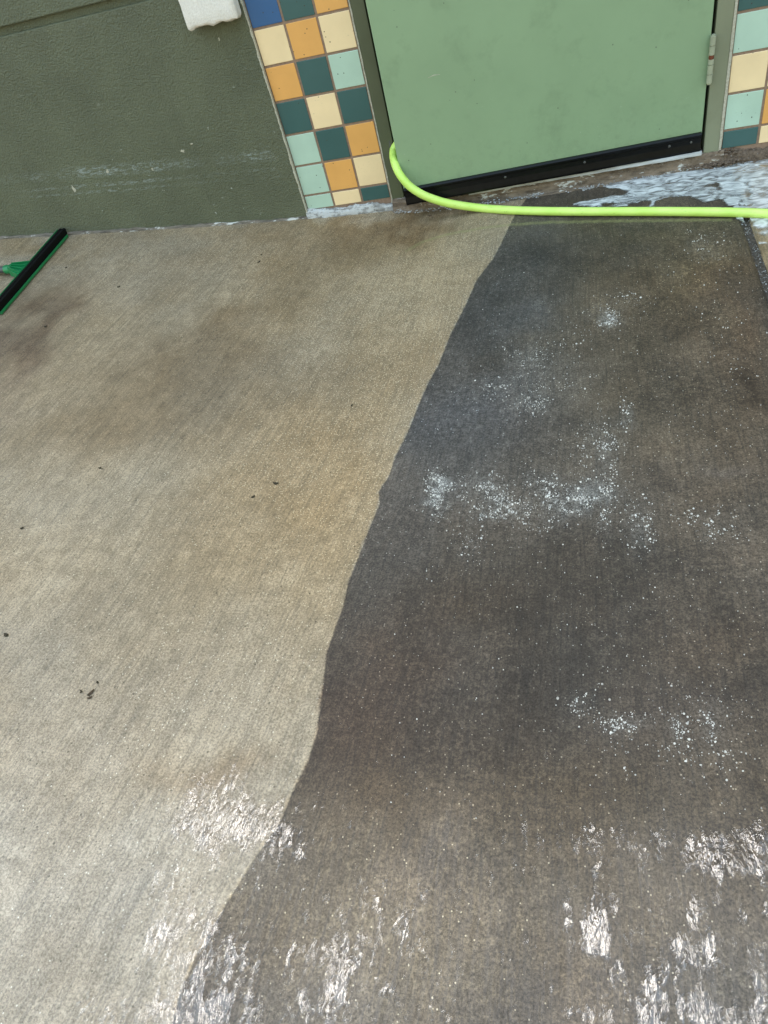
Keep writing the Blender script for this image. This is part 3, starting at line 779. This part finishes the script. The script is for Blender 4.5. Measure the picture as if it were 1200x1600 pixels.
bm.faces.new(rg[0]); bm.faces.new(rg[-1][::-1])
socket = bm_obj('socket', bm, M['sq_green'], sq)
for y in (-.030, -.010, .010, .030):
    vs = [(-.024, y*1.3-.0018, .024), (-.024, y*1.3+.0018, .024), (-.084, y*.5+.0018, .033), (-.084, y*.5-.0018, .033),
          (-.024, y*1.3-.0018, .031), (-.024, y*1.3+.0018, .031), (-.084, y*.5+.0018, .040), (-.084, y*.5-.0018, .040)]
    mesh_obj('rib', vs, [(0, 1, 2, 3), (4, 7, 6, 5), (0, 4, 5, 1), (1, 5, 6, 2), (2, 6, 7, 3), (3, 7, 4, 0)], M['sq_green'], socket)
tube('collar', [(-.078, 0, .021), (-.082, 0, .021), (-.108, 0, .0215), (-.112, 0, .0215)], [.0150, .0165, .0165, .0150], M['sq_green'], sq, 18)
tube('handle', [(-.095, 0, .021), (-.6, 0, .030), (-1.3, 0, .042)], .0125, M['handle'], sq, 18)

# ================================================================== SOAPY WATER, FOAM, WATER FILM
def grow(P, px, u, v):   # helper: sum of gaussians on the photo plane
    t = 0
    for cu, cv, su, sv, r, a in px: t = t+a*ga(u, v, cu, cv, su, sv, r)
    return t
xs_ = np.arange(.80, 1.80, .0026); ys_ = np.arange(-.75, .0, .0026)
X, Y = np.meshgrid(xs_, ys_); Zs = slab_heights(X, Y)
u, v = PX(X, Y, Zs)
wx = (fbm(X*16, Y*16, 90)-.5)*.12; wy = (fbm(X*16, Y*16, 95)-.5)*.10
nz = fbm((X+wx)*11, (Y+wy)*24, 101, 4, .42)
fld = grow(None, [(1010, 280, 60, 7, -9, .62), (1110, 264, 50, 9, -9, .8), (1040, 298, 44, 13, -6, .62), (985, 312, 20, 8, -10, .50), (1110, 300, 28, 12, 0, .55),
                  (925, 318, 34, 4, -6, .50), (950, 296, 26, 3, -10, .42), (1150, 262, 22, 14, 0, 1.0), (1185, 275, 40, 10, 0, .9), (1190, 248, 40, 6, 0, .7), (1146, 296, 9, 24, 0, .9),
                  (1195, 312, 22, 20, 0, .9), (1195, 358, 14, 22, 20, .62), (1180, 260, 18, 3, 3, -.5), (1160, 303, 8, 9, 0, -.4), (1060, 318, 18, 7, 0, -.45), (960, 302, 12, 4, 0, -.3),
                  (1160, 318, 5, 14, 0, .55)], u, v)
rdg = 1-np.abs(2*fbm((X+wx)*9, (Y+wy)*22, 111, 3)-1)*2.2
fld = fld+(nz-.5)*.9+(rdg-.45)*.24-.36-np.where((v > 340) & (u < 1150), 1., 0.)
fld[(X > JX0+.002) & (X < JX1-.002) & (v > 318)] -= .25
cell = np.maximum(np.maximum(fld[:-1, :-1], fld[1:, :-1]), np.maximum(fld[:-1, 1:], fld[1:, 1:])) > 0
Zf = zg(X)+.0035+.0012*sstep(0, .3, fld)
soap, used = grid_obj('soapy_water', X, Y, Zf, M['soap'], None, cell)
attr(soap, 'thick', np.clip(fld, 0, 1).reshape(-1)[used])
tag(soap, kind='structure')

# thin sheets of clean water at the photographer's feet
xs_ = np.arange(.0, 1.45, .0026); ys_ = np.arange(-2.75, -1.95, .0026)
X, Y = np.meshgrid(xs_, ys_); u, v = PX(X, Y, zg(X))
fld = grow(None, [(365, 1275, 60, 42, 20, 1.0), (285, 1290, 40, 24, 30, .35), (450, 1300, 30, 34, 0, .38), (270, 1440, 45, 70, 20, .62), (340, 1510, 45, 50, 20, .62), (250, 1590, 80, 26, 0, .95),
                  (520, 1540, 70, 90, 0, .60), (600, 1420, 30, 30, 0, .40), (640, 1430, 20, 26, 0, .45), (820, 1310, 22, 26, 0, .45), (910, 1310, 20, 22, 0, .5), (950, 1320, 30, 22, 0, .55), (1040, 1300, 18, 14, 0, .5),
                  (1130, 1330, 66, 22, -4, 1.15), (1180, 1330, 40, 26, 0, .8), (1090, 1400, 14, 24, 0, .75), (1125, 1395, 8, 20, 0, .6), (935, 1440, 26, 40, 0, .72), (885, 1430, 12, 30, 0, .55),
                  (1090, 1475, 26, 26, 0, .62), (1085, 1500, 50, 30, 30, .35), (1185, 1520, 14, 34, -15, .8), (1015, 1560, 30, 44, 0, .78), (950, 1570, 9, 60, 0, .6), (900, 1585, 22, 18, 0, .6),
                  (1100, 1580, 22, 22, 0, .8), (1140, 1590, 22, 22, 0, .8), (1190, 1590, 20, 20, 0, .5), (1165, 1430, 30, 14, 0, .3), (700, 1590, 30, 30, 0, .25), (800, 1520, 90, 50, 0, .12)], u, v)
wx = (fbm(X*40, Y*40, 122)-.5)*.02
nz = fbm((X+wx)*95, Y*36, 120, 5, .74)
fld = fld*.95+(nz-.5)*2.0-.38
cell = np.maximum(np.maximum(fld[:-1, :-1], fld[1:, :-1]), np.maximum(fld[:-1, 1:], fld[1:, 1:])) > 0
Zf = slab_heights(X, Y)+.0030+.0006*(fbm(X*40, Y*18, 130, 2)-.5)
water, used = grid_obj('water', X, Y, Zf, M['water'], None, cell)
attr(water, 'thick', fld.reshape(-1)[used])
tag(water, kind='structure')

# specks of foam
fv = []; ff = []
fpts = []
for cu, cv, su, sv, nn in CLUSTERS:
    dense = su < 45
    kn = int(nn*(1.35 if dense else .65)); uu = RNG.normal(cu, su, kn); vv = RNG.normal(cv, sv, kn)
    keep = vnoise(uu/9., vv/7., 140) > (.46 if dense else .3)
    fpts += [(a, b_, dense) for a, b_ in zip(uu[keep], vv[keep])]
for _ in range(260):
    fpts.append((RNG.uniform(560, 1195), RNG.uniform(420, 1280), False))
exf = lambda y: float(np.interp(-y, -EDGE[:, 1], EDGE[:, 0]))
for a, b_, dense in fpts:
    if a > 1215: continue
    q = G(a, b_)
    if q[0] < exf(q[1])+.01 or q[0] > JX0-.01: continue
    r = float(np.clip(RNG.lognormal(math.log(.00078 if dense else .00062), .48), .0003, .0026 if dense else .0014))
    z = float(zg(q[0]))+.0012
    n = 6; b0 = len(fv); a0 = RNG.random()*6; ex_, ey_ = RNG.uniform(.75, 1.3), RNG.uniform(.75, 1.3)
    for k in range(n):
        t = a0+2*math.pi*k/n; fv.append((q[0]+r*math.cos(t)*ex_, q[1]+r*math.sin(t)*ey_, z-.0008))
    for k in range(n):
        t = a0+2*math.pi*k/n; fv.append((q[0]+.75*r*math.cos(t)*ex_, q[1]+.75*r*math.sin(t)*ey_, z+r*.45))
    fv.append((q[0], q[1], z+r*.75))
    for k in range(n):
        k2 = (k+1) % n; ff.append((b0+k, b0+k2, b0+n+k2, b0+n+k)); ff.append((b0+n+k, b0+n+k2, b0+2*n))
foam = mesh_obj('foam_specks', fv, ff, M['bubble'], None, True)
tag(foam, 'white foam specks scattered over the dark grimy concrete', 'foam', kind='stuff')

# grit in the joint
vs = []; fs = []
for i in range(800):
    y = -random.random()**1.3*1.6-.02; x = random.uniform(JX0-.001, JX1+.001); r = random.uniform(.0012, .004)
    z = float(zg(x))-.0115+random.uniform(0, .003); b = len(vs)
    for k in range(5):
        t = 2*math.pi*k/5+i; vs.append((x+r*math.cos(t), y+r*math.sin(t), z))
    vs.append((x+random.uniform(-.3, .3)*r, y, z+r*.9)); fs += [(b+k, b+(k+1) % 5, b+5) for k in range(5)]
grit = mesh_obj('joint_grit', vs, fs, mat_rough('grit', (.035, .03, .025), (.15, .13, .105), 300, white=(.55, .56, .57), th=.56), pavement)
tag(grit, kind='stuff')

# ================================================================== LEAF CRUMBS
def crumb(u, v, L, w, rot, mat, label, curl=.3, group=None):
    q = G(u, v); bm = bmesh.new(); n = 7; rows = []
    for i in range(n):
        t = i/(n-1)*2-1; ww = w*math.sqrt(max(0.03, 1-t*t))*random.uniform(.75, 1.2)
        bend = curl*L*.5*t*t
        rows.append([bm.verts.new((t*L/2, s*ww/2+bend*.6, .0012+.0015*(1-abs(s))+.0016*abs(t)*random.random())) for s in (-1, 0, 1)])
    for a, b_ in zip(rows[:-1], rows[1:]):
        for k in range(2): bm.faces.new((a[k], a[k+1], b_[k+1], b_[k]))
    g = bmesh.ops.extrude_face_region(bm, geom=bm.faces[:])
    for e in g['geom']:
        if isinstance(e, bmesh.types.BMVert): e.co.z -= .0012
    o = bm_obj('leaf_crumb', bm, mat, None); o.location = (q[0], q[1], float(zg(q[0]))+.0014); o.rotation_euler = (0, 0, math.radians(rot))
    return tag(o, label, 'leaf crumb', group or 'dark leaf crumbs on the washed concrete')
crumb(431, 756, .016, .006, -8, M['leaf'], 'larger dark leaf crumb near the middle of the washed concrete')
crumb(396, 777, .010, .006, 35, M['leaf'], 'dark leaf crumb just below left of the larger one')
crumb(550, 634, .009, .004, 70, M['leaf'], 'dark leaf crumb nearest the edge of the grimy concrete')
crumb(10, 993, .013, .008, -20, M['leaf'], 'dark leaf crumb at the left border of the photo')
crumb(405, 410, .015, .005, 60, M['leaf'], 'dark leaf crumb below the corner of the green wall', .1)
crumb(409, 399, .008, .004, 40, M['leaf'], 'tiny crumb above the crumb below the wall corner')
crumb(186, 449, .012, .006, 20, M['leaf'], 'dark leaf crumb out in front of the squeegee head')
crumb(72, 511, .012, .007, 20, M['leaf'], 'dark leaf crumb beside the purple stain below the squeegee')
crumb(104, 419, .011, .004, 45, M['leaf'], 'dark leaf crumb close beside the squeegee blade')
crumb(157, 732, .008, .005, 20, M['leaf'], 'small crumb on the washed concrete, upper one of two at left')
crumb(35, 826, .009, .006, 40, M['leaf'], 'small crumb on the washed concrete near the left border, lower one')
crumb(672, 338, .013, .005, -10, M['leaf_brown'], 'dark crumb under the hose bend by the door sill')
crumb(128, 1081, .008, .0045, 120, M['leaf'], 'black curled bit at the left of the brown debris cluster', 1.2, 'brown debris cluster')
crumb(153, 1067, .007, .004, -40, M['leaf'], 'dark bit at the top of the brown debris cluster', .2, 'brown debris cluster')
crumb(143, 1083, .017, .006, 62, M['leaf_brown'], 'long brown shred in the middle of the debris cluster', .15, 'brown debris cluster')
crumb(141, 1091, .011, .005, 25, M['leaf_brown'], 'brown shred at the bottom of the debris cluster', .3, 'brown debris cluster')
